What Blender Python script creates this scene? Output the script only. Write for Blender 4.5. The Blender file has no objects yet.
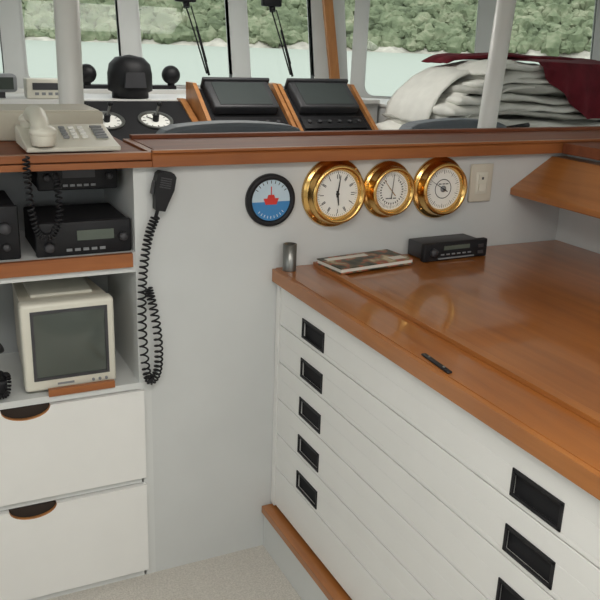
import bpy, bmesh, math, random
from mathutils import Vector, Matrix, noise
random.seed(4)
scene=bpy.context.scene
scene.view_settings.view_transform='Standard'

# ------------------------------------------------------------ materials
def new_mat(name):
    m=bpy.data.materials.new(name); m.use_nodes=True
    nt=m.node_tree; b=nt.nodes['Principled BSDF']
    return m,nt,b
def plain(name,col,rough=.5,metal=0,coat=0,spec=.5,var=.05,scale=8,bump=0,bscale=60):
    m,nt,b=new_mat(name)
    tc=nt.nodes.new('ShaderNodeTexCoord'); n=nt.nodes.new('ShaderNodeTexNoise')
    n.inputs['Scale'].default_value=scale; n.inputs['Detail'].default_value=4
    nt.links.new(tc.outputs['Object'],n.inputs['Vector'])
    r=nt.nodes.new('ShaderNodeValToRGB')
    r.color_ramp.elements[0].position=.3; r.color_ramp.elements[1].position=.7
    c0=[max(0,c*(1-var)) for c in col]; c1=[min(1,c*(1+var)) for c in col]
    r.color_ramp.elements[0].color=(*c0,1); r.color_ramp.elements[1].color=(*c1,1)
    nt.links.new(n.outputs['Fac'],r.inputs['Fac']); nt.links.new(r.outputs['Color'],b.inputs['Base Color'])
    b.inputs['Roughness'].default_value=rough; b.inputs['Metallic'].default_value=metal
    b.inputs['Coat Weight'].default_value=coat; b.inputs['Coat Roughness'].default_value=.12
    b.inputs['Specular IOR Level'].default_value=spec
    if bump:
        n2=nt.nodes.new('ShaderNodeTexNoise'); n2.inputs['Scale'].default_value=bscale; n2.inputs['Detail'].default_value=3
        nt.links.new(tc.outputs['Object'],n2.inputs['Vector'])
        bp=nt.nodes.new('ShaderNodeBump'); bp.inputs['Strength'].default_value=bump; bp.inputs['Distance'].default_value=.01
        nt.links.new(n2.outputs['Fac'],bp.inputs['Height']); nt.links.new(bp.outputs['Normal'],b.inputs['Normal'])
    return m
def wood(name,dark,light,axis='Y',rough=.35,coat=.5,sc=1.0,cr=.18,spec=.5):
    m,nt,b=new_mat(name)
    tc=nt.nodes.new('ShaderNodeTexCoord'); mp=nt.nodes.new('ShaderNodeMapping')
    s={'X':(1.2,16,16),'Y':(16,1.2,16),'Z':(16,16,1.2)}[axis]
    mp.inputs['Scale'].default_value=[v*sc for v in s]
    nt.links.new(tc.outputs['Object'],mp.inputs['Vector'])
    n=nt.nodes.new('ShaderNodeTexNoise'); n.inputs['Scale'].default_value=1.6; n.inputs['Detail'].default_value=7
    n.inputs['Roughness'].default_value=.62; n.inputs['Distortion'].default_value=.5
    nt.links.new(mp.outputs['Vector'],n.inputs['Vector'])
    n3=nt.nodes.new('ShaderNodeTexNoise'); n3.inputs['Scale'].default_value=3.0
    nt.links.new(tc.outputs['Object'],n3.inputs['Vector'])
    mx=nt.nodes.new('ShaderNodeMath'); mx.operation='MULTIPLY_ADD'; mx.inputs[1].default_value=.35; 
    nt.links.new(n3.outputs['Fac'],mx.inputs[0]); nt.links.new(n.outputs['Fac'],mx.inputs[2])
    r=nt.nodes.new('ShaderNodeValToRGB')
    r.color_ramp.elements[0].position=.42; r.color_ramp.elements[1].position=.92
    r.color_ramp.elements[0].color=(*dark,1); r.color_ramp.elements[1].color=(*light,1)
    nt.links.new(mx.outputs[0],r.inputs['Fac']); nt.links.new(r.outputs['Color'],b.inputs['Base Color'])
    b.inputs['Roughness'].default_value=rough; b.inputs['Specular IOR Level'].default_value=spec
    b.inputs['Coat Weight'].default_value=coat; b.inputs['Coat Roughness'].default_value=cr
    return m
WHITE=plain('white_paint',(.63,.645,.635),.45,var=.02)
WHITE2=plain('white_laminate',(.78,.778,.755),.35,var=.015)
GREYW=plain('partition_paint',(.58,.595,.59),.5,var=.03,scale=4)
INSIDE=plain('niche_back_shaded',(.36,.375,.38),.6,var=.03)  # back panel colour darkened to carry the shade of the niches
CEIL=plain('ceiling_paint',(.8,.8,.78),.6,var=.02)
GAP=plain('shadow_gap',(.10,.10,.10),.8)
SHADEIN=plain('painted_interior_shade',(.03,.02,.015),.9)  # near-black colour stands in for shade inside the drawers
TOPW=wood('worktop_wood',(.245,.077,.015),(.405,.142,.029),'Y',.30,.75,cr=.08)
EDGEW=wood('edge_wood_y',(.28,.095,.022),(.45,.172,.042),'Y',.35,.45)
RAILW=wood('rail_wood_x',(.22,.068,.021),(.39,.138,.040),'X',.42,.25,spec=.35)
RAILD=wood('rail_wood_dark',(.15,.044,.019),(.25,.078,.030),'X',.55,.05,spec=.25)
ZW=wood('post_wood',(.33,.13,.04),(.5,.22,.07),'Z',.4,.3)
BLACK=plain('black_plastic',(.012,.012,.014),.5,var=.2,spec=.3)
BLACK2=plain('black_matte',(.014,.014,.016),.75,var=.2,spec=.25)
DGREY=plain('dark_grey_plastic',(.045,.045,.05),.5,var=.1)
MGREY=plain('grey_plastic',(.22,.23,.24),.5,var=.1)
BEIGE=plain('beige_plastic',(.60,.56,.47),.45,var=.03)
BEIGE2=plain('ivory_plastic',(.68,.66,.57),.4,var=.02)
BOXM=plain('cream_box_paint',(.55,.52,.43),.6,var=.06)
BRASS=plain('polished_brass',(.80,.50,.17),.2,metal=1,var=.05)
CHROME=plain('brushed_steel',(.5,.5,.5),.3,metal=1)
STEELD=plain('dark_steel',(.22,.22,.21),.35,metal=.9)
DIAL=plain('dial_white',(.82,.82,.78),.4,var=.02)
INK=plain('dial_ink',(.02,.02,.02),.5)
BLUE=plain('dial_blue',(.05,.22,.48),.4)
LBLUE=plain('dial_pale_blue',(.50,.62,.70),.4)
RED=plain('dial_red',(.6,.04,.03),.4)
SCREEN=plain('crt_glass',(.055,.068,.058),.10,coat=.7,var=.1,scale=3)
RSCREEN=plain('radar_screen',(.05,.06,.06),.45,var=.1,scale=3,spec=.3)
LCD=plain('lcd_glass',(.10,.12,.10),.2,var=.05)
SEAT=plain('seat_vinyl',(.11,.13,.15),.5,bump=.1,var=.08)
CARPET=plain('carpet',(.58,.55,.50),.95,var=.14,scale=180,bump=.5,bscale=260,spec=.1)
CLOTH=plain('white_canvas',(.76,.76,.71),.85,var=.06,scale=10,bump=.35,bscale=25,spec=.2)
CLOTH2=plain('grey_canvas_lining',(.50,.50,.46),.9,var=.08,scale=10,bump=.35,bscale=25,spec=.2)
REDC=plain('red_canvas',(.13,.012,.02),.8,var=.25,scale=12,bump=.4,bscale=30,spec=.2)
PAPER=plain('magazine_pages',(.7,.68,.62),.7)
ROCK=plain('shore_rock',(.42,.40,.34),.9,var=.3,scale=.3)
def cover_mat():
    m,nt,b=new_mat('magazine_cover')
    tc=nt.nodes.new('ShaderNodeTexCoord'); v=nt.nodes.new('ShaderNodeTexNoise'); v.inputs['Scale'].default_value=22
    nt.links.new(tc.outputs['Object'],v.inputs['Vector']); r=nt.nodes.new('ShaderNodeValToRGB')
    e=r.color_ramp.elements; e[0].position=.35; e[0].color=(.02,.03,.02,1); e[1].position=.70; e[1].color=(.60,.50,.34,1)
    a=e.new(.47); a.color=(.10,.09,.05,1); a=e.new(.54); a.color=(.40,.09,.04,1); a=e.new(.6); a.color=(.25,.22,.12,1)
    nt.links.new(v.outputs['Fac'],r.inputs['Fac']); nt.links.new(r.outputs['Color'],b.inputs['Base Color']); b.inputs['Roughness'].default_value=.45
    return m
COVER=cover_mat()
def glass_mat():
    m=bpy.data.materials.new('window_glass'); m.use_nodes=True; nt=m.node_tree; nt.nodes.clear()
    o=nt.nodes.new('ShaderNodeOutputMaterial'); t=nt.nodes.new('ShaderNodeBsdfTransparent'); t.inputs[0].default_value=(.97,.985,.975,1)
    g=nt.nodes.new('ShaderNodeBsdfGlossy'); g.inputs['Roughness'].default_value=.02
    mx=nt.nodes.new('ShaderNodeMixShader'); mx.inputs[0].default_value=.015
    nt.links.new(t.outputs[0],mx.inputs[1]); nt.links.new(g.outputs[0],mx.inputs[2]); nt.links.new(mx.outputs[0],o.inputs[0])
    return m
GLASS=glass_mat()
def emis(name,col,st):
    m,nt,b=new_mat(name); b.inputs['Base Color'].default_value=(*col,1)
    b.inputs['Emission Color'].default_value=(*col,1); b.inputs['Emission Strength'].default_value=st
    return m
FILLM=emis('fill_lamp_diffuser',(1,.97,.92),3)  # glowing face of the added fill lamps
FOL,nt,b=new_mat('hillside_foliage')
tc=nt.nodes.new('ShaderNodeTexCoord'); n=nt.nodes.new('ShaderNodeTexNoise'); n.inputs['Scale'].default_value=.10; n.inputs['Detail'].default_value=10; n.inputs['Roughness'].default_value=.72
mp=nt.nodes.new('ShaderNodeMapping'); mp.inputs['Scale'].default_value=(1,1,1.5)
nt.links.new(tc.outputs['Object'],mp.inputs['Vector'])
nt.links.new(mp.outputs['Vector'],n.inputs['Vector']); r=nt.nodes.new('ShaderNodeValToRGB')
e=r.color_ramp.elements; e[0].position=.34; e[0].color=(.085,.105,.065,1); e[1].position=.68; e[1].color=(.31,.32,.22,1)  # olive greens, paled and desaturated to paint in distance haze
k=e.new(.5); k.color=(.165,.20,.12,1)
nt.links.new(n.outputs['Fac'],r.inputs['Fac']); nt.links.new(r.outputs['Color'],b.inputs['Base Color']); b.inputs['Roughness'].default_value=.95
b.inputs['Specular IOR Level'].default_value=.1
WAT,nt,b=new_mat('sea_water')
tc=nt.nodes.new('ShaderNodeTexCoord'); n=nt.nodes.new('ShaderNodeTexNoise'); n.inputs['Scale'].default_value=.8; n.inputs['Detail'].default_value=6
nt.links.new(tc.outputs['Object'],n.inputs['Vector']); bp=nt.nodes.new('ShaderNodeBump'); bp.inputs['Strength'].default_value=.6; bp.inputs['Distance'].default_value=.3
nt.links.new(n.outputs['Fac'],bp.inputs['Height']); nt.links.new(bp.outputs['Normal'],b.inputs['Normal'])
b.inputs['Base Color'].default_value=(.36,.405,.345,1); b.inputs['Roughness'].default_value=.5; b.inputs['Specular IOR Level'].default_value=.15

# ------------------------------------------------------------ mesh builder
class B:
    def __init__(s,name): s.name=name; s.bm=bmesh.new(); s.mats=[]
    def mi(s,m):
        if m not in s.mats: s.mats.append(m)
        return s.mats.index(m)
    def face(s,vs,m,smooth=False):
        try: f=s.bm.faces.new(vs)
        except ValueError: return
        f.material_index=s.mi(m); f.smooth=smooth; return f
    def hexa(s,pts,m,M=None):
        if M: pts=[M@Vector(p) for p in pts]
        v=[s.bm.verts.new(p) for p in pts]
        for q in ((0,3,2,1),(4,5,6,7),(0,1,5,4),(1,2,6,5),(2,3,7,6),(3,0,4,7)): s.face([v[i] for i in q],m)
    def box(s,a,b,m,M=None):
        x0,y0,z0=a; x1,y1,z1=b
        s.hexa([(x0,y0,z0),(x1,y0,z0),(x1,y1,z0),(x0,y1,z0),(x0,y0,z1),(x1,y0,z1),(x1,y1,z1),(x0,y1,z1)],m,M)
    def rbox(s,a,b,m,r=.01,seg=3,M=None):
        t=bmesh.new(); bmesh.ops.create_cube(t,size=1)
        for v in t.verts: v.co=Vector([(a[i]+b[i])/2+v.co[i]*(b[i]-a[i]) for i in range(3)])
        bmesh.ops.bevel(t,geom=t.edges[:],offset=r,segments=seg,affect='EDGES',profile=.5)
        s.merge(t,m,M,True)
    def merge(s,t,m,M=None,smooth=False):
        mp={}
        for v in t.verts: mp[v]=s.bm.verts.new(M@v.co if M else v.co)
        for f in t.faces: s.face([mp[v] for v in f.verts],m,smooth)
        t.free()
    def prism(s,poly,axis,a,b,m,M=None,smooth=False):
        def P(p,t):
            if axis==0: q=(t,p[0],p[1])
            elif axis==1: q=(p[0],t,p[1])
            else: q=(p[0],p[1],t)
            return M@Vector(q) if M else Vector(q)
        A=[s.bm.verts.new(P(p,a)) for p in poly]; C=[s.bm.verts.new(P(p,b)) for p in poly]
        s.face(A[::-1],m); s.face(C,m); n=len(poly)
        for i in range(n): s.face([A[i],A[(i+1)%n],C[(i+1)%n],C[i]],m,smooth)
    def lathe(s,prof,m,M,seg=48,smooth=True):
        rings=[]
        for r,z in prof:
            if r<1e-6: rings.append([s.bm.verts.new(M@Vector((0,0,z)))])
            else: rings.append([s.bm.verts.new(M@Vector((r*math.cos(2*math.pi*i/seg),r*math.sin(2*math.pi*i/seg),z))) for i in range(seg)])
        for k in range(len(rings)-1):
            a,c=rings[k],rings[k+1]
            for i in range(seg):
                j=(i+1)%seg
                if len(a)==1 and len(c)==1: continue
                if len(a)==1: s.face([a[0],c[i],c[j]],m,smooth)
                elif len(c)==1: s.face([a[i],a[j],c[0]],m,smooth)
                else: s.face([a[i],a[j],c[j],c[i]],m,smooth)
    def cyl(s,p0,p1,r,m,r2=None,seg=24):
        p0=Vector(p0);p1=Vector(p1);d=p1-p0;L=d.length
        M=Matrix.Translation(p0)@d.to_track_quat('Z','Y').to_matrix().to_4x4()
        r2=r if r2 is None else r2
        A=[s.bm.verts.new(M@Vector((r*math.cos(2*math.pi*i/seg),r*math.sin(2*math.pi*i/seg),0))) for i in range(seg)]
        C=[s.bm.verts.new(M@Vector((r2*math.cos(2*math.pi*i/seg),r2*math.sin(2*math.pi*i/seg),L))) for i in range(seg)]
        s.face(A[::-1],m); s.face(C,m)
        for i in range(seg): s.face([A[i],A[(i+1)%seg],C[(i+1)%seg],C[i]],m,True)
    def sphere(s,c,r,m,sc=(1,1,1)):
        t=bmesh.new(); bmesh.ops.create_uvsphere(t,u_segments=24,v_segments=14,radius=r)
        s.merge(t,m,Matrix.Translation(c)@Matrix.Diagonal((*sc,1)),True)
    def tube(s,pts,r,m,seg=8):
        pts=[Vector(p) for p in pts]; rings=[]
        T=(pts[1]-pts[0]).normalized(); N=T.orthogonal().normalized()
        for i,p in enumerate(pts):
            t=(pts[min(i+1,len(pts)-1)]-pts[max(i-1,0)]).normalized()
            N=(N-N.dot(t)*t).normalized(); Bn=t.cross(N)
            rings.append([s.bm.verts.new(p+r*(math.cos(2*math.pi*k/seg)*N+math.sin(2*math.pi*k/seg)*Bn)) for k in range(seg)])
        for a,c in zip(rings,rings[1:]):
            for k in range(seg): s.face([a[k],a[(k+1)%seg],c[(k+1)%seg],c[k]],m,True)
        s.face(rings[0][::-1],m); s.face(rings[-1],m)
    def done(s,bevel=0,seg=2):
        bmesh.ops.recalc_face_normals(s.bm,faces=s.bm.faces[:])
        if len(s.bm.verts):
            xs=[v.co for v in s.bm.verts]
            c=Vector([(min(v[i] for v in xs)+max(v[i] for v in xs))/2 for i in range(3)])
        else: c=Vector()
        for v in s.bm.verts: v.co-=c
        me=bpy.data.meshes.new(s.name); s.bm.to_mesh(me); s.bm.free()
        for m in s.mats: me.materials.append(m)
        o=bpy.data.objects.new(s.name,me); scene.collection.objects.link(o); o.location=c
        if bevel:
            md=o.modifiers.new('bevel','BEVEL'); md.width=bevel; md.segments=seg; md.limit_method='ANGLE'; md.angle_limit=math.radians(50)
        return o
def catmull(P,n=12):
    P=[Vector(p) for p in P]; P=[P[0]*2-P[1]]+P+[P[-1]*2-P[-2]]; out=[]
    for i in range(1,len(P)-2):
        for k in range(n):
            t=k/n; a,b_,c,d=P[i-1:i+3]
            out.append(.5*((2*b_)+(c-a)*t+(2*a-5*b_+4*c-d)*t*t+(3*b_-a-3*c+d)*t**3))
    out.append(P[-2]); return out
def coil(P,R,turns,n=12):
    path=catmull(P,40); L=len(path); tot=int(turns*n); out=[]
    N=Vector((0,1,.1)).normalized()
    for i in range(tot+1):
        f=i/tot*(L-1); a=int(f); w=f-a; b2=min(a+1,L-1)
        p=path[a].lerp(path[b2],w); t=(path[min(a+2,L-1)]-path[max(a-2,0)]).normalized()
        N=(N-N.dot(t)*t).normalized(); Bn=t.cross(N); an=2*math.pi*i/n
        out.append(p+R*(math.cos(an)*N+math.sin(an)*Bn))
    return out
def facing_user(x,y,z):
    return Matrix.Translation((x,y,z))@Matrix.Rotation(math.radians(90),4,'X')

# ------------------------------------------------------------ room shell
YW=2.102
o=B('floor'); o.box((-1.8,-1.8,-.08),(4.8,5.6,0),CARPET); o.done()
o=B('ceiling'); o.box((-1.9,-1.9,2.32),(4.8,5.6,2.40),CEIL); o.done()
def window_wall(name,p0,p1,z0,z1,wins,rake=0,thick=.06,mat=WHITE,glass_ix=[0]):
    p0=Vector((*p0,0)); p1=Vector((*p1,0)); d=(p1-p0); L=d.length; d.normalize(); nrm=Vector((-d.y,d.x,0))
    def W(s_,t,z):
        off=max(0,z-1.2)*rake
        return p0+d*s_+nrm*(t+off)+Vector((0,0,z))
    w=B(name)
    def slab(s0,s1,za,zb,t0=0,t1=thick,m=mat,bb=None):
        bb=bb or w
        bb.hexa([W(s0,t0,za),W(s1,t0,za),W(s1,t1,za),W(s0,t1,za),W(s0,t0,zb),W(s1,t0,zb),W(s1,t1,zb),W(s0,t1,zb)],m)
    zb=min(x[2] for x in wins); zt=max(x[3] for x in wins)
    if z0<1.2<zb: slab(0,L,z0,1.2); slab(0,L,1.2,zb)
    else: slab(0,L,z0,zb)
    slab(0,L,zt,z1)
    c=0
    for s0,s1,_,_ in wins:
        slab(c,s0,zb,zt); c=s1
    slab(c,L,zb,zt)
    w.done()
    for s0,s1,a,b_ in wins:
        g=B('window_%d'%glass_ix[0]); glass_ix[0]+=1
        slab(s0,s1,a,b_,.028,.032,GLASS,g)
        r=.07; pts=[]
        for cx,cz,a0 in ((s1-r,b_-r,0),(s0+r,b_-r,90),(s0+r,a+r,180),(s1-r,a+r,270)):
            for k in range(6):
                an=math.radians(a0+18*k); pts.append((cx+r*math.cos(an),cz+r*math.sin(an)))
        inn=[g.bm.verts.new(W(p[0],-.004,p[1])) for p in pts]
        rc=[]
        for p in pts:
            cx=(s0+s1)/2; cz=(a+b_)/2
            rc.append((s1+.012 if p[0]>cx else s0-.012, b_+.012 if p[1]>cz else a-.012))
        out=[g.bm.verts.new(W(p[0],-.004,p[1])) for p in rc]
        back=[g.bm.verts.new(W(p[0],.05,p[1])) for p in pts]
        n_=len(pts)
        for i in range(n_):
            j=(i+1)%n_
            if (Vector(out[i].co)-Vector(out[j].co)).length<1e-6: g.face([inn[i],inn[j],out[i]],mat)
            else: g.face([inn[i],inn[j],out[j],out[i]],mat)
            g.face([inn[i],inn[j],back[j],back[i]],DGREY)
        g.done()
window_wall('wall_front',(-1.8,5.0),(2.80,5.0),0,2.32,[(.35+a,.35+b_,1.305,2.15) for a,b_ in ((0,.55),(.66,1.35),(1.46,2.01))]+[(2.49,3.04,1.305,2.15),(3.17,3.75,1.305,2.15),(3.88,4.34,1.305,2.15)],rake=.2)
window_wall('wall_front_starboard',(2.80,5.0),(4.70,3.81),0,2.32,[(.10,.83,1.25,2.15),(1.01,1.60,1.25,2.15)],rake=.2)
window_wall('wall_starboard',(4.70,3.81),(4.70,-1.8),0,2.32,[(.4,1.2,1.3,2.1),(1.4,2.4,1.3,2.1),(2.6,3.6,1.3,2.1),(3.8,4.8,1.3,2.1)])
window_wall('wall_port',(-1.8,-1.8),(-1.8,5.0),0,2.32,[(.3,1.3,1.1,2.1),(1.5,2.5,1.1,2.1),(2.7,3.7,1.1,2.1),(3.9,4.9,1.1,2.1)])
window_wall('wall_aft',(4.7,-1.8),(-1.8,-1.8),0,2.32,[(.5,1.9,1.2,2.1),(2.2,3.6,1.2,2.1),(3.9,5.3,1.2,2.1)])
o=B('trim_1'); o.hexa([(2.62,4.93,1.33),(2.69,4.93,1.33),(2.69,4.96,1.33),(2.62,4.96,1.33),(2.56,5.12,2.32),(2.63,5.12,2.32),(2.63,5.15,2.32),(2.56,5.15,2.32)],ZW); o.done(.004)

o=B('wall_partition'); o.box((.572,YW,0),(2.04,YW+.05,1.27),GREYW); o.done()
o=B('wall_chart_side'); o.box((2.04,.5,0),(2.10,YW+.05,1.27),WHITE); o.done()
o=B('trim_2')
o.prism([(2.065,1.27),(2.065,1.30),(2.072,1.307),(2.38,1.307),(2.38,1.27)],0,.58,2.6,RAILW)
o.box((.58,2.062,1.307),(2.6,2.082,1.314),RAILW)
o.box((.60,2.12,1.307),(2.6,2.37,1.309),RAILD)
o.box((.60,2.352,1.309),(2.6,2.38,1.320),RAILD)
o.box((1.978,.5,1.27),(2.6,2.06,1.305),RAILD)
o.box((-1.2,2.085,1.27),(.58,2.72,1.300),RAILD)
o.box((-1.2,2.068,1.27),(.58,2.09,1.286),RAILW)
o.box((-1.2,2.075,1.289),(.58,2.10,1.308),RAILW)
o.done(.004)
o=B('sloping_wood_shelf')
o.prism([(1.81,1.132),(1.81,1.154),(1.972,1.255),(2.04,1.255),(2.04,1.132)],1,.5,YW,EDGEW)
o.done(.004)

# ------------------------------------------------------------ radio cabinet
o=B('radio_cabinet')
xl=-.12; xr=.572; yb=2.48; yf=YW
o.box((xr-.035,yf,0),(xr,yb,1.27),WHITE)
o.box((xl-.035,yf,0),(xl,yb,1.27),WHITE)
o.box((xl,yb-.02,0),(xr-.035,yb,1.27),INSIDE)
o.box((xl,yf+.002,.98),(xr-.035,yb-.02,1.035),WHITE)
o.box((xl,yf-.012,.998),(xr-.045,yf+.004,1.036),RAILW)
o.box((xl,yf-.004,.633),(xr,yb-.02,.652),WHITE)
o.box((xl,yf+.02,0),(xr-.035,yb-.02,.633),SHADEIN)
o.box((xl,yf,0),(xr-.03,yf+.02,.022),WHITE)
o.box((xl,yf,.326),(xr-.03,yf+.02,.344),WHITE)
o.box((.285,yf-.012,.652),(.465,yf+.002,.672),RAILW)
def drawer(z0,z1,cx=.222,w=.064,dp=.034):
    n=16; arc=[(cx+w*math.cos(math.pi+math.pi*k/n),z1+dp*math.sin(math.pi+math.pi*k/n)) for k in range(n+1)]
    X0,X1=xl+.005,xr-.025
    y0,y1=yf-.014,yf+.006
    o.box((X0,y0,z0),(X1,y1,z1-dp-.004),WHITE2)
    o.box((X0,y0,z1-dp-.004),(cx-w,y1,z1),WHITE2); o.box((cx+w,y0,z1-dp-.004),(X1,y1,z1),WHITE2)
    for k in range(n):
        a,c=arc[k],arc[k+1]
        o.prism([(a[0],z1-dp-.004),(c[0],z1-dp-.004),c,a],1,y0,y1-.008,WHITE2)
        o.prism([(a[0],a[1]),(c[0],c[1]),(c[0],c[1]+.003),(a[0],a[1]+.003)],1,y0+.0005,y0+.009,ZW)
    o.box((cx-w,y1-.006,z1-dp-.004),(cx+w,y1,z1),SHADEIN)  # dark plate painted as the shade behind the notch
drawer(.348,.629); drawer(.026,.322)
o.done()

# ------------------------------------------------------------ chart table
o=B('chart_table')
XD=.962; Y0=.62; Y1=YW-.002; XR=2.038
o.box((XD+.02,Y0,.15),(XR,Y1,.905),WHITE2)
o.box((XD+.012,Y0+.01,.16),(XD+.02,Y1-.005,.905),GAP)
edges=[.903,.785,.665,.543,.422,.302,.166]
for k in range(6):
    zt=edges[k]-.0018; zb=edges[k+1]+.0018
    ya,yb2=Y0,Y1-.028
    if k<5:
        hz0=edges[k+1]+.014; hz1=hz0+.056
        cells=[]
        for hc in (.952,1.852): cells.append((hc-.066,hc+.066))
        o.box((XD,ya,zb),(XD+.014,yb2,hz0),WHITE2)
        o.box((XD,ya,hz1),(XD+.014,yb2,zt),WHITE2)
        c=ya
        for h0,h1 in cells:
            o.box((XD,c,hz0),(XD+.014,h0,hz1),WHITE2); c=h1
            r=.006
            o.box((XD-.003,h0-.001,hz0-.001),(XD+.002,h1+.001,hz0+r),BLACK)
            o.box((XD-.003,h0-.001,hz1-r),(XD+.002,h1+.001,hz1+.001),BLACK)
            o.box((XD-.003,h0-.001,hz0),(XD+.002,h0+r,hz1),BLACK)
            o.box((XD-.003,h1-r,hz0),(XD+.002,h1+.001,hz1),BLACK)
            o.box((XD+.008,h0,hz0),(XD+.018,h1,hz1),BLACK2)
            o.prism([(XD+.010,hz1-.022),(XD-.001,hz1-.004),(XD-.001,hz1),(XD+.010,hz1)],1,h0,h1,BLACK2)
        o.box((XD,c,hz0),(XD+.014,yb2,hz1),WHITE2)
    else:
        o.box((XD,ya,zb),(XD+.014,yb2,zt),WHITE2)
o.box((XD-.002,Y1-.026,.16),(XD+.02,Y1,.905),WHITE2)
o.box((.936,Y0,0),(XR,Y1,.128),WHITE); o.box((.928,Y0,.128),(XD+.03,Y1,.152),EDGEW)
o.box((.957,Y0,.903),(XR,Y1,.914),WHITE2)
o.box((.945,Y0,.914),(XR,Y1,.953),EDGEW)
o.box((.957,Y0+.01,.953),(XR,Y1,.955),TOPW)
o.box((1.075,Y0+.01,.955),(1.100,Y1-.01,.966),EDGEW)
o.box((1.104,Y0+.01,.955),(XR,Y1-.004,.961),TOPW)
o.done(.0018)

# ------------------------------------------------------------ items on the chart table
TZ=.9615
o=B('steel_cup'); M=Matrix.Translation((.983,2.062,.955))
o.lathe([(0,0),(.020,0),(.020,.002),(.020,.080),(.0175,.080),(.0175,.01),(0,.01)],STEELD,M,28); o.done()
o=B('magazine'); M=Matrix.Translation((1.212,2.018,.9665))@Matrix.Rotation(math.radians(7),4,'Z')
o.box((-.135,-.066,0),(.135,.06,.004),COVER,M); o.box((-.132,-.064,.004),(.133,.058,.014),PAPER,M); o.box((-.134,-.066,.014),(.134,.06,.0165),COVER,M)
o.box((-.118,.022,.0165),(.03,.046,.0170),PAPER,M); o.box((.07,-.05,.0165),(.122,-.02,.0170),PAPER,M)
o.done()
o=B('car_stereo'); M=Matrix.Translation((1.522,2.040,TZ))@Matrix.Rotation(math.radians(2),4,'Z')
o.rbox((-.11,-.035,.002),(.11,.052,.052),DGREY,.003,2,M)
o.rbox((-.124,-.055,0),(.124,-.034,.058),BLACK,.005,3,M)
o.box((-.050,-.057,.034),(.050,-.055,.047),LCD,M)
o.box((-.07,-.058,.006),(.07,-.055,.010),MGREY,M)
for i in range(6): o.box((-.060+i*.021,-.0575,.018),(-.048+i*.021,-.055,.022),MGREY,M)
o.lathe([(0,0),(.013,0),(.012,.012),(0,.012)],DGREY,M@Matrix.Translation((-.09,-.055,.03))@Matrix.Rotation(math.radians(90),4,'X'),24)
for i in range(2): o.box((.085,-.058,.012+i*.02),(.105,-.055,.022+i*.02),DGREY,M)
o.done()
o=B('drawer_latch'); M=Matrix.Translation((.970,1.295,.9552))@Matrix.Rotation(math.radians(-4),4,'Z')
o.rbox((-.006,-.055,0),(.006,.055,.005),BLACK,.002,2,M); o.cyl(M@Vector((0,-.03,.005)),M@Vector((0,-.03,.007)),.003,STEELD); o.cyl(M@Vector((0,.03,.005)),M@Vector((0,.03,.007)),.003,STEELD)
o.done()

# ------------------------------------------------------------ brass instruments
def ticks(o,M,r0,r1,n,z,w=.0012,major=5):
    for i in range(n):
        R=M@Matrix.Rotation(2*math.pi*i/n,4,'Z'); ww=w*1.8 if i%major==0 else w; ra=r0-.004 if i%major==0 else r0
        o.box((-ww/2,ra,z),(ww/2,r1,z+.0006),INK,R)
def brass(name,x,z,R,style):
    o=B(name); M=facing_user(x,YW-.0005,z)
    f=R*.66
    o.lathe([(0,0),(R,0),(R,.006),(R*.97,.011),(R*.90,.013),(R*.86,.018),(R*.85,.04),(R*.83,.047),(R*.78,.05),(R*.73,.048),(f+.001,.036),(f,.030)],BRASS,M,64)
    o.lathe([(0,.028),(f,.028),(f,.030),(0,.030)],DIAL,M,48,False)
    for a in (45,135,225,315):
        p=M@Vector((R*.93*math.cos(math.radians(a)),R*.93*math.sin(math.radians(a)),.011))
        o.sphere(p,.0035,BRASS)
    z0=.0303
    if style=='clock':
        ticks(o,M,f*.90,f*.96,60,z0,.0008)
        for h in range(12):
            Rr=M@Matrix.Rotation(2*math.pi*h/12,4,'Z'); w=.0022 if h%3 else .0035
            o.box((-w,f*.66,z0),(-w+.002,f*.84,z0+.0006),INK,Rr)
            if h in (0,2,4,5,7,9,10,11): o.box((w-.0008,f*.66,z0),(w+.0012,f*.84,z0+.0006),INK,Rr)
        for an,l,w in ((-8,.80,.0026),(-172,.5,.0036)):
            o.prism([(-w,-.01),(w,-.01),(w*.4,f*l),(-w*.4,f*l)],2,z0+.002,z0+.003,INK,M@Matrix.Rotation(math.radians(an),4,'Z'))
        o.lathe([(0,z0),(.005,z0),(.005,z0+.004),(0,z0+.004)],INK,M,16)
    elif style=='baro':
        ticks(o,M,f*.80,f*.93,60,z0,.0006)
        for k in range(36,325,12):
            Rr=M@Matrix.Rotation(math.radians(k),4,'Z'); o.box((-.0015,f*.62,z0),(.0015,f*.72,z0+.0006),INK,Rr)
        o.prism([(-.0012,-.02),(.0012,-.02),(.0004,f*.85),(-.0004,f*.85)],2,z0+.002,z0+.003,BRASS,M@Matrix.Rotation(math.radians(40),4,'Z'))
        o.prism([(-.0012,-.02),(.0012,-.02),(.0004,f*.85),(-.0004,f*.85)],2,z0+.003,z0+.004,INK,M@Matrix.Rotation(math.radians(-5),4,'Z'))
        for xx in (-.02,-.008,.006): o.box((xx,-.024,z0),(xx+.011,-.021,z0+.0005),INK,M)
    else:
        ticks(o,M,f*.80,f*.93,50,z0,.0008)
        o.lathe([(f*.44,z0),(f*.46,z0+.0006),(f*.48,z0)],INK,M,40)
        o.lathe([(0,z0),(f*.16,z0),(f*.16,z0+.002),(0,z0+.002)],MGREY,M,30)
        o.prism([(-.0014,-.018),(.0014,-.018),(.0004,f*.85),(-.0004,f*.85)],2,z0+.002,z0+.003,INK,M@Matrix.Rotation(math.radians(60),4,'Z'))
        for xx in (-.018,-.004,.008): o.box((xx,.014,z0),(xx+.010,.017,z0+.0005),INK,M)
    return o.done()
brass('ship_clock',1.137,1.172,.104,'clock')
brass('barometer',1.325,1.172,.088,'baro')
brass('hygrometer',1.515,1.170,.098,'hyg')
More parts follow.
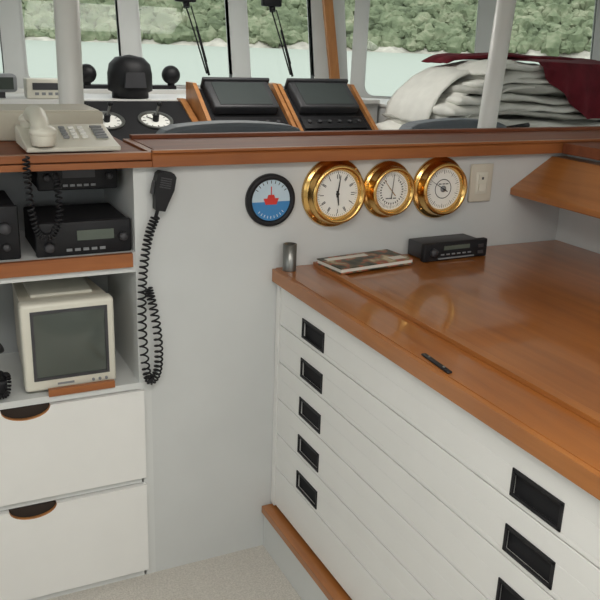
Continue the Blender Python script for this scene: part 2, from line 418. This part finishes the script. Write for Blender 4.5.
o=B('rudder_angle_indicator'); M=facing_user(.932,YW-.0005,1.160); R=.076
o.lathe([(0,0),(R,0),(R,.012),(R*.96,.018),(R*.84,.018),(R*.78,.012),(R*.78,.010)],BLACK,M,56)
o.lathe([(0,.009),(R*.79,.009),(R*.79,.0105),(0,.0105)],LBLUE,M,48,False)
n=24; half=[(R*.775*math.cos(math.pi+math.pi*k/n),-.004+ (R*.75)*math.sin(math.pi+math.pi*k/n)) for k in range(n+1)]
o.prism(half,2,.0105,.0112,BLUE,M)
o.prism([(-.024,.006),(.024,.006),(.017,-.012),(-.017,-.012)],2,.0112,.0122,RED,M)
o.prism([(-.012,.006),(.012,.006),(.009,.016),(-.009,.016)],2,.0105,.0120,RED,M)
o.box((-.0012,.012,.0105),(.0012,.040,.0125),RED,M)
for k in range(-4,5): o.box((-.001,R*.64,.0105),(.001,R*.75,.0112),INK,M@Matrix.Rotation(math.radians(k*14),4,'Z'))
for k in range(-4,5): o.box((-.0008,-R*.70,.0112),(.0008,-R*.60,.0118),DIAL,M@Matrix.Rotation(math.radians(k*12),4,'Z'))
o.done()
o=B('light_switch'); M=facing_user(1.680,YW-.0005,1.178)
o.rbox((-.044,-.062,0),(.044,.062,.010),BEIGE,.004,3,M)
o.rbox((-.024,-.036,.008),(.024,.036,.0115),BEIGE2,.002,2,M)
o.box((-.014,-.026,.0115),(.014,.0,.017),BEIGE2,M); o.box((-.014,.004,.0115),(.014,.028,.014),BEIGE2,M); o.box((-.003,.012,.014),(.003,.02,.016),GAP,M)
o.done()

# ------------------------------------------------------------ handheld mic with coiled cord
o=B('radio_microphone')
M=Matrix.Translation((.608,2.078,1.203))@Matrix.Rotation(math.radians(12),4,'Y')
prof=[(-.026,.045),(-.018,.054),(.018,.054),(.026,.045),(.027,.01),(.017,-.03),(.013,-.05),(-.013,-.05),(-.017,-.03),(-.027,.01)]
o.prism(prof,1,-.018,.014,BLACK,M)
for i in range(5): o.box((-.015,-.0195,.012+i*.006),(.015,-.0178,.015+i*.006),DGREY,M)
o.box((-.031,-.01,-.01),(-.025,.006,.025),DGREY,M)
o.cyl(M@Vector((0,.0135,.03)),M@Vector((0,.0235,.03)),.009,CHROME)
P=[(.588,2.074,1.138),(.572,2.074,1.10),(.558,2.07,1.05),(.548,2.07,.98),(.543,2.07,.90),(.543,2.07,.80),(.550,2.07,.70),(.562,2.07,.665),(.580,2.066,.69),(.585,2.062,.75),(.580,2.06,.83),(.572,2.075,.90),(.566,2.088,.935)]
o.tube(catmull([(.597,2.075,1.160),(.592,2.074,1.150),(.586,2.074,1.130)],6),.005,BLACK)
o.tube(coil(P,.0105,52,12),.0028,BLACK,6)
o.done()

# ------------------------------------------------------------ upper niche radios
def radio(name,x0,x1,y0,y1,z0,z1,disp,knobs,dk=BLACK):
    o=B(name); o.rbox((x0,y0+.012,z0),(x1,y1,z1),BLACK2,.004,2); o.rbox((x0-.004,y0,z0-.0),(x1+.004,y0+.014,z1+.002),dk,.005,2)
    w=x1-x0;h=z1-z0
    a,b_,c,d=disp; o.box((x0+w*a,y0-.002,z0+h*c),(x0+w*b_,y0,z0+h*d),LCD if name!='cassette_radio' else DGREY)
    for kx,kz,kr in knobs:
        o.lathe([(0,0),(kr,0),(kr*.85,.016),(0,.016)],DGREY,facing_user(x0+w*kx,y0,z0+h*kz),20)
    for i in range(5): o.box((x0+w*(.30+.09*i),y0-.003,z0+h*.14),(x0+w*(.36+.09*i),y0,z0+h*.22),MGREY)
    return o
radio('marine_vhf_radio',.285,.528,2.12,2.36,1.0355,1.125,(.42,.82,.45,.75),[(.12,.3,.014),(.92,.5,.012)]).done()
radio('marine_ssb_radio',.02,.240,2.125,2.36,1.0355,1.175,(.30,.70,.50,.80),[(.14,.6,.016),(.86,.6,.016),(.86,.25,.010)]).done()
radio('cassette_radio',.310,.515,2.20,2.42,1.195,1.2695,(.30,.72,.45,.80),[(.1,.5,.010),(.9,.5,.010)]).done()
o=B('radio_handset_cord')
P=[(.262,2.045,1.31),(.262,2.04,1.25),(.268,2.05,1.17),(.283,2.06,1.115),(.315,2.06,1.11),(.335,2.06,1.16),(.338,2.08,1.23),(.34,2.12,1.25)]
o.tube(coil(P,.0075,40,10),.0026,BLACK,6); o.done()

# ------------------------------------------------------------ CRT monitor
o=B('crt_monitor'); x0,x1,y0,y1,z0,z1=.228,.476,2.112,2.44,.662,.912
o.rbox((x0,y0,z0),(x1,y0+.05,z1),BEIGE2,.010,3)
o.hexa([(x0+.006,y0+.05,z0+.006),(x1-.006,y0+.05,z0+.006),(x1-.02,y1,z0+.03),(x0+.02,y1,z0+.03),(x0+.006,y0+.05,z1-.006),(x1-.006,y0+.05,z1-.006),(x1-.02,y1,z1-.02),(x0+.02,y1,z1-.02)],BEIGE)
o.box((x0+.03,y0+.03,z0-.010),(x1-.03,y1-.05,z0+.01),BEIGE)
o.rbox((x0+.04,y0+.09,z1-.012),(x1-.04,y1-.03,z1-.001),BEIGE2,.003,2)
sx0,sx1,sz0,sz1=x0+.032,x1-.028,z0+.040,z1-.028
fr=.008
o.box((sx0-fr,y0-.003,sz0-fr),(sx1+fr,y0+.001,sz0),DGREY);o.box((sx0-fr,y0-.003,sz1),(sx1+fr,y0+.001,sz1+fr),DGREY)
o.box((sx0-fr,y0-.003,sz0),(sx0,y0+.001,sz1),DGREY);o.box((sx1,y0-.003,sz0),(sx1+fr,y0+.001,sz1),DGREY)
G=12; vs=[[o.bm.verts.new((sx0+(sx1-sx0)*i/G,y0-.0005-.009*(1-((i-G/2)/(G/2))**2)*(1-((j-G/2)/(G/2))**2),sz0+(sz1-sz0)*j/G)) for j in range(G+1)] for i in range(G+1)]
for i in range(G):
    for j in range(G): o.face([vs[i][j],vs[i+1][j],vs[i+1][j+1],vs[i][j+1]],SCREEN,True)
o.box((x0+.085,y0-.001,z0+.014),(x0+.13,y0+.001,z0+.020),MGREY)
for i in range(3): o.cyl((x1-.03-i*.018,y0-.004,z0+.016),(x1-.03-i*.018,y0+.002,z0+.016),.004,MGREY)
o.done()
o=B('radio_handset')
o.rbox((.10,2.13,.652),(.185,2.22,.70),BLACK,.01,3)
o.tube(catmull([(.125,2.12,.71),(.13,2.115,.75),(.15,2.118,.79),(.175,2.13,.80)],8),.016,BLACK,12)
o.tube(coil([(.125,2.12,.705),(.15,2.10,.675),(.18,2.11,.672),(.19,2.16,.70),(.18,2.2,.69)],.006,22,10),.0024,BLACK,6); o.done()

# ------------------------------------------------------------ things on the left ledge
o=B('cream_equipment_box'); o.rbox((-.15,2.42,1.301),(.535,2.66,1.382),BOXM,.006,2)
o.box((-.14,2.43,1.382),(.525,2.65,1.385),BEIGE); o.done()
o=B('desk_telephone')
o.prism([(2.12,1.3085),(2.12,1.320),(2.19,1.330),(2.31,1.358),(2.33,1.352),(2.33,1.3085)],0,.275,.512,BEIGE2)
sl=math.atan2(.028,.12)
K=Matrix.Translation((.30,2.19,1.330))@Matrix.Rotation(sl,4,'X')
for r_ in range(4):
    for c_ in range(3): o.rbox((.080+c_*.024,.008+r_*.024,.0),(.096+c_*.024,.022+r_*.024,.006),MGREY if c_==0 else DIAL,.002,2,K)
for r_ in range(5): o.rbox((.165,.005+r_*.021,0),(.197,.015+r_*.021,.005),MGREY,.0015,2,K)
hx=.318
o.tube(catmull([(hx-.005,2.11,1.350),(hx-.003,2.155,1.378),(hx,2.22,1.390),(hx,2.285,1.386),(hx,2.32,1.370)],8),.024,BEIGE2,14)
o.cyl((hx,2.125,1.362),(hx,2.127,1.326),.034,BEIGE2,.029); o.cyl((hx,2.31,1.375),(hx,2.308,1.350),.034,BEIGE2,.029)
o.sphere((hx,2.125,1.358),.035,BEIGE2,(1,1,.55)); o.sphere((hx,2.31,1.372),.035,BEIGE2,(1,1,.55))
o.done(.003)

# ------------------------------------------------------------ poles
o=B('support_pole'); o.cyl((.512,2.78,0),(.512,2.78,2.32),.040,WHITE2,seg=32); o.lathe([(0,0),(.075,0),(.075,.01),(.04,.012)],WHITE2,Matrix.Translation((.512,2.78,0)),32); o.done()
o=B('support_pole'); o.cyl((2.08,2.7,0),(2.235,2.7,2.32),.038,WHITE2,seg=32); o.lathe([(0,0),(.075,0),(.075,.01),(.04,.012)],WHITE2,Matrix.Translation((2.08,2.7,0)),32); o.done()

# ------------------------------------------------------------ helm area
def chair(x0,x1,top):
    o=B('helm_chair'); cx=(x0+x1)/2
    pts=[(x0+.03,.78)]+[(x0+ (x1-x0)*t, top-.025*(2*t-1)**2-(.045*max(0,abs(2*t-1)-.85)/.15)) for t in [i/16 for i in range(17)]]+[(x1-.03,.78)]
    o.prism(pts,1,2.86,2.96,SEAT)
    o.rbox((x0+.02,2.96,.70),(x1-.02,3.40,.82),SEAT,.04,4)
    o.cyl((cx,3.2,.03),(cx,3.2,.70),.05,CHROME); o.cyl((cx,3.2,0),(cx,3.2,.03),.22,CHROME)
    for sx in (x0-.02,x1-.03): o.rbox((sx,2.98,.95),(sx+.05,3.32,1.0),SEAT,.015,3)
    for sx in (x0-.01,x1-.02): o.box((sx,3.2,.78),(sx+.03,3.24,.96),DGREY)
    o.done(.02,3)
chair(.82,1.43,1.30); chair(1.88,2.44,1.30)

o=B('dashboard')
o.box((-1.5,4.45,0),(2.70,4.98,1.24),WHITE); o.box((-1.5,4.43,1.24),(2.70,4.98,1.262),WHITE2)
o.box((.78,3.97,0),(1.42,4.45,1.08),BLACK2)
o.prism([(3.94,1.06),(4.40,1.255),(4.45,1.255),(4.45,1.06)],0,.78,1.42,BLACK2)
o.prism([(3.92,1.05),(4.40,1.27),(4.45,1.27),(4.45,1.05)],0,1.395,1.43,ZW)
o.box((-1.7,4.90,1.262),(2.72,4.985,1.285),WHITE2)
th=math.atan2(.195,.46)
for gx in (.945,1.20):
    M=Matrix.Translation((gx,4.20,1.170))@Matrix.Rotation(th,4,'X')
    R=.092
    o.lathe([(0,.001),(R*.8,.001),(R*.85,.012),(R,.012),(R,0)],STEELD,M,32); o.lathe([(0,.004),(R*.8,.004)],DIAL,M,32)
    ticks(o,M,R*.6,R*.76,12,.0045,.004,3)
    o.box((-.003,0,.006),(.003,R*.6,.008),INK,M@Matrix.Rotation(.8,4,'Z'))
    o.cyl(M@Vector((0,0,.004)),M@Vector((0,0,.04)),.016,BLACK)
    o.tube([M@Vector((0,0,.035)),M@Vector((.02,.03,.08))],.007,STEELD); o.sphere(M@Vector((.02,.03,.085)),.014,BLACK)
o.done(.004)
def console(x0,x1,nm):
    o=B(nm)
    prof=[(4.02,.0),(4.02,1.12),(4.32,1.325),(4.42,1.325),(4.42,.0)]
    o.prism(prof,0,x0+.02,x1-.02,BLACK2)
    pr2=[(3.995,.0),(3.995,1.13),(4.31,1.36),(4.425,1.36),(4.425,.0)]
    o.prism(pr2,0,x0,x0+.022,ZW); o.prism(pr2,0,x1-.022,x1,ZW)
    th=math.atan2(.205,.30); M=Matrix.Translation(((x0+x1)/2,4.02,1.12))@Matrix.Rotation(th,4,'X')
    w=(x1-x0)/2-.05
    o.rbox((-w,.02,0),(w,.12,.012),BLACK,.004,2,M)
    for i in range(6): o.cyl(M@Vector((-w+.04+i*(2*w-.08)/5,.07,.012)),M@Vector((-w+.04+i*(2*w-.08)/5,.07,.024)),.010,DGREY)
    o.rbox((-w+.01,.15,0),(w-.01,.375,.055),DGREY,.01,3,M)
    o.box((-w+.045,.17,.055),(w-.045,.355,.058),RSCREEN,M)
    o.rbox((-w+.0,.365,.0),(w,.385,.070),DGREY,.005,2,M)
    return o.done()
console(1.44,1.935,'radar_console'); console(1.945,2.44,'sonar_console')
o=B('magnetic_compass'); cx,cy=1.165,4.57
Mc=Matrix.Translation((cx,cy,1.263))
o.lathe([(0,0),(.10,0),(.10,.03),(.122,.04),(.122,.13),(.112,.18),(.078,.215),(0,.23)],BLACK,Mc,40)
o.prism([(-.06,.06),(.06,.06),(.05,.14),(-.05,.14)],1,-.126,-.10,DGREY,Mc)
for sx in (-1,1):
    o.box((cx+sx*.10 if sx>0 else cx-.26,cy-.02,1.310),(cx+.26 if sx>0 else cx-.10,cy+.02,1.330),BLACK)
    o.cyl((cx+sx*.235,cy,1.330),(cx+sx*.235,cy,1.350),.02,BLACK); o.sphere((cx+sx*.235,cy,1.388),.052,BLACK)
o.done()
o=B('echo_sounder'); M=Matrix.Translation((.50,4.55,1.2635)); o.rbox((-.13,-.06,.03),(.06,.06,.12),MGREY,.02,4,M); o.box((-.11,-.062,.045),(.04,-.06,.105),SCREEN,M); o.box((-.06,-.03,0),(0,.03,.04),DGREY,M); o.done()
o=B('autopilot_display'); M=Matrix.Translation((.70,4.52,1.2635)); o.rbox((-.10,-.05,.0),(.11,.06,.10),BEIGE2,.008,3,M); o.box((-.07,-.052,.045),(.07,-.05,.08),DGREY,M)
for i in range(4): o.box((-.06+i*.034,-.052,.018),(-.04+i*.034,-.05,.032),MGREY,M)
o.done()
for wx in (1.66,2.24):
    o=B('window_wiper')
    o.rbox((wx-.07,5.055,1.80),(wx+.06,5.11,1.86),BLACK,.01,2); o.cyl((wx,5.08,1.80),(wx,5.07,1.77),.02,BLACK)
    o.tube([(wx,5.09,1.78),(wx+.05,5.05,1.6),(wx+.10,4.985,1.38)],.005,BLACK); o.tube([(wx+.03,5.08,1.78),(wx+.075,5.04,1.6),(wx+.10,4.985,1.45)],.004,BLACK)
    o.tube([(wx+.06,5.06,1.66),(wx+.115,4.983,1.37)],.008,BLACK)
    o.done()

# ------------------------------------------------------------ starboard locker + canvas pile
o=B('starboard_locker'); o.box((2.49,3.48,0),(4.0,4.14,1.08),WHITE); o.box((2.47,3.46,1.08),(4.02,4.16,1.10),WHITE2); o.done(.004)
o=B('side_counter'); o.prism([(2.72,4.22),(3.80,4.22),(3.84,4.28),(2.80,4.94),(2.72,4.94)],2,0,1.22,WHITE)
o.prism([(2.71,4.20),(3.82,4.20),(3.86,4.28),(2.80,4.955),(2.71,4.955)],2,1.22,1.24,WHITE2)
o.done(.004)
def ribbon(o,path,t,y0,y1,m,seed,ny=14,amp=.012,fr=5,skew=0):
    path=catmull([(p[0],0,p[1]) for p in path],8); n=len(path); L=[]
    def nr(i):
        d=(path[min(i+1,n-1)]-path[max(i-1,0)]).normalized(); return Vector((-d.z,0,d.x))
    def prof(i):
        e=min(i,n-1-i); return 1 if e>=3 else (.35,.72,.92)[e]
    for side in (1,-1):
        g=[]
        for i,p in enumerate(path):
            row=[]
            for k in range(ny+1):
                ek=min(k,ny-k); pk=1 if ek>=2 else (.45,.85)[ek]
                tt=t*(1+.5*noise.noise(Vector((p.x*4,k*.4,seed*5.3))))
                y=y0+(y1-y0)*k/ny; q=Vector((p.x+skew*k/ny,y,p.z))+nr(i)*tt/2*side*prof(i)*pk
                nz=noise.noise_vector(Vector((q.x*fr+seed*7,y*fr,seed*3)))
                nf=noise.noise_vector(Vector((q.x*fr*3+seed*2,y*fr*3,seed)))
                q=q+Vector((nz.x*amp+nf.x*amp*.3,nz.y*amp*1.8,nz.z*amp+nf.z*amp*.35))
                q.z=max(q.z,1.104+.002*side); row.append(o.bm.verts.new(q))
            g.append(row)
        L.append(g)
    A,C=L
    for i in range(n-1):
        for k in range(ny):
            o.face([A[i][k],A[i+1][k],A[i+1][k+1],A[i][k+1]],m,True); o.face([C[i][k],C[i][k+1],C[i+1][k+1],C[i+1][k]],m,True)
        o.face([A[i][0],C[i][0],C[i+1][0],A[i+1][0]],m,True); o.face([A[i][ny],A[i+1][ny],C[i+1][ny],C[i][ny]],m,True)
    for k in range(ny):
        o.face([A[0][k],A[0][k+1],C[0][k+1],C[0][k]],m,True); o.face([A[-1][k],C[-1][k],C[-1][k+1],A[-1][k+1]],m,True)
o=B('folded_canvas_pile')
random.seed(11)
for k in range(8):
    z=1.148+.043*k; x0=2.50+.020*k+.0035*k*k+random.uniform(-.03,.03)
    sag=[random.uniform(-.012,.012) for _ in range(4)]
    ribbon(o,[(x0,z-.030+.006*k+sag[0]),(x0+.06,z-.005+sag[0]),(x0+.22,z+.020+sag[1]),(x0+.5,z+.016+sag[2]),(x0+.8,z+.004+sag[3]),(3.95,z-.01)],.038+.012*(k%2),3.49+.018*random.random(),4.12,CLOTH if k not in (2,5) else CLOTH2,k+3,amp=.020,skew=random.uniform(-.05,.05))
# curved bights of the folded sheet, nested at the left end
ribbon(o,[(2.53,1.19),(2.56,1.28),(2.64,1.38),(2.78,1.46),(3.05,1.50),(3.35,1.495)],.020,3.66,4.08,CLOTH,61,amp=.018)
ribbon(o,[(2.57,1.17),(2.61,1.26),(2.70,1.35),(2.84,1.425),(3.05,1.455),(3.35,1.45)],.022,3.56,3.98,CLOTH,63,amp=.016)
ribbon(o,[(2.62,1.16),(2.67,1.24),(2.77,1.31),(2.90,1.375),(3.10,1.405),(3.35,1.40)],.024,3.50,3.90,CLOTH,67,amp=.016)
ribbon(o,[(2.80,1.455),(2.90,1.495),(3.1,1.505),(3.35,1.48),(3.7,1.47)],.035,3.50,4.0,CLOTH,51,amp=.024)
# red cover: rolled along the back, draped down in front at the right-hand end
ribbon(o,[(2.78,1.505),(2.86,1.53),(3.05,1.54),(3.3,1.55),(3.9,1.54)],.026,3.88,4.12,REDC,21,amp=.014)
NX,NV=22,18; g=[]
for i in range(NX+1):
    x=3.10+.85*i/NX; row=[]
    hang=.02+.26*min(1,max(0,(x-3.10)/.38))**.8
    for j in range(NV+1):
        s_=j/NV
        if s_<.5:
            t=s_/.5; y=4.05-(4.05-3.50)*t; z=1.545-.018*t
        else:
            t=(s_-.5)/.5; y=3.50-.035*math.sin(min(1,t*3)*math.pi/2); z=1.527-hang*t-.012*math.sin(min(1,t*4)*math.pi/2)
        nz=noise.noise_vector(Vector((x*7,y*5+2,z*5)))
        y+=.022*math.sin(x*42+z*9)*max(0,(s_-.5)*2)*.8-.01
        row.append(o.bm.verts.new((x+nz.x*.012-.10*max(0,.5-s_),y+nz.y*.014,z+nz.z*.016)))
    g.append(row)
for i in range(NX):
    for j in range(NV): o.face([g[i][j],g[i+1][j],g[i+1][j+1],g[i][j+1]],REDC,True)
o.tube(catmull([(2.50,3.45,1.150),(2.66,3.43,1.165),(3.02,3.42,1.21)],8),.013,BLACK)
o.done()

# ------------------------------------------------------------ invented ceiling fill lamps, added to brighten the interior
def fill_lamp(x,y,sx,sy,p):
    o=B('added_fill_lamp'); o.rbox((x-sx/2,y-sy/2,2.275),(x+sx/2,y+sy/2,2.32),CEIL,.01,2); o.box((x-sx/2+.03,y-sy/2+.03,2.268),(x+sx/2-.03,y+sy/2-.03,2.276),FILLM); o.done()
    L=bpy.data.lights.new('added_fill_light','AREA'); L.shape='RECTANGLE'; L.size=sx; L.size_y=sy; L.energy=p; L.color=(1,.96,.90)
    ob=bpy.data.objects.new('added_fill_light',L); scene.collection.objects.link(ob); ob.location=(x,y,2.262)
fill_lamp(.1,.2,1.2,.7,24); fill_lamp(1.3,-.6,1.0,.5,12); fill_lamp(1.5,3.8,1.2,.5,12)

# ------------------------------------------------------------ outside
o=B('sea'); 
v=[o.bm.verts.new(p) for p in ((-700,-700,-1.8),(900,-700,-1.8),(900,900,-1.8),(-700,900,-1.8))]; o.face(v,WAT); o.done()
o=B('wooded_hillside'); NA,NR=300,30
rows=[]
def hillz(x,y,d):
    z=-2+ (d*.55 if d<30 else 16.5+(d-30)*.58)
    return z+4*noise.noise(Vector((x*.02,y*.02,0)))*min(1,d/10)
for i in range(NA+1):
    an=math.radians(-45+190*i/NA); row=[]
    for j in range(NR+1):
        d=j*5.5; r=330+d+6*noise.noise(Vector((an*30,0,0))); x=r*math.cos(an); y=r*math.sin(an)
        row.append(o.bm.verts.new((x,y,hillz(x,y,d))))
    rows.append(row)
for i in range(NA):
    for j in range(NR): o.face([rows[i][j],rows[i][j+1],rows[i+1][j+1],rows[i+1][j]],ROCK if j==0 else FOL,True)
ico=bmesh.new(); bmesh.ops.create_icosphere(ico,subdivisions=2,radius=1); iv=[v.co.copy() for v in ico.verts]; ifc=[[v.index for v in f.verts] for f in ico.faces]; ico.free()
random.seed(5)
for t in range(6500):
    an=math.radians(random.uniform(28,108)); d=3.0+50*random.random()**1.2; r=330+d; x=r*math.cos(an); y=r*math.sin(an)
    s=random.uniform(.8,2.3) if random.random()<.85 else random.uniform(2.3,3.4)
    zz=hillz(x,y,d)+s*.5; sx=random.uniform(.9,1.5); sz=random.uniform(.7,1.5); ph=random.random()*90
    vs=[]
    for c in iv:
        k=1+.6*noise.noise(c*2.2+Vector((ph,0,0)))
        vs.append(o.bm.verts.new((x+c.x*s*sx*k,y+c.y*s*k,zz+c.z*s*sz*k)))
    for f in ifc: o.face([vs[q] for q in f],FOL,False)
o.done()
w=bpy.data.worlds.new('overcast_sky'); scene.world=w; w.use_nodes=True; nt=w.node_tree; bg=nt.nodes['Background']
tc=nt.nodes.new('ShaderNodeTexCoord'); sp=nt.nodes.new('ShaderNodeSeparateXYZ'); r=nt.nodes.new('ShaderNodeValToRGB')
nt.links.new(tc.outputs['Generated'],sp.inputs[0]); nt.links.new(sp.outputs['Z'],r.inputs['Fac']); nt.links.new(r.outputs['Color'],bg.inputs['Color'])
r.color_ramp.elements[0].color=(.96,.975,1,1); r.color_ramp.elements[1].color=(.92,.96,1,1)
bg.inputs['Strength'].default_value=1.6
S=bpy.data.lights.new('sun','SUN'); S.energy=1.2; S.angle=math.radians(20); so=bpy.data.objects.new('sun',S); scene.collection.objects.link(so)
so.rotation_euler=(math.radians(35),math.radians(-20),0)

# ------------------------------------------------------------ camera
cam=bpy.data.cameras.new('camera'); co=bpy.data.objects.new('camera',cam); scene.collection.objects.link(co)
cam.sensor_width=36; cam.lens=48.36; cam.clip_end=3000; cam.clip_start=.05
right=Vector((.90034,-.43383,.03424)); down=Vector((-.10384,-.29058,-.9512)); fwd=Vector((.42261,.85285,-.30667))
Mx=Matrix((right,-down,-fwd)).transposed().to_4x4(); Mx.translation=(0,0,1.6)
co.matrix_world=Mx; scene.camera=co
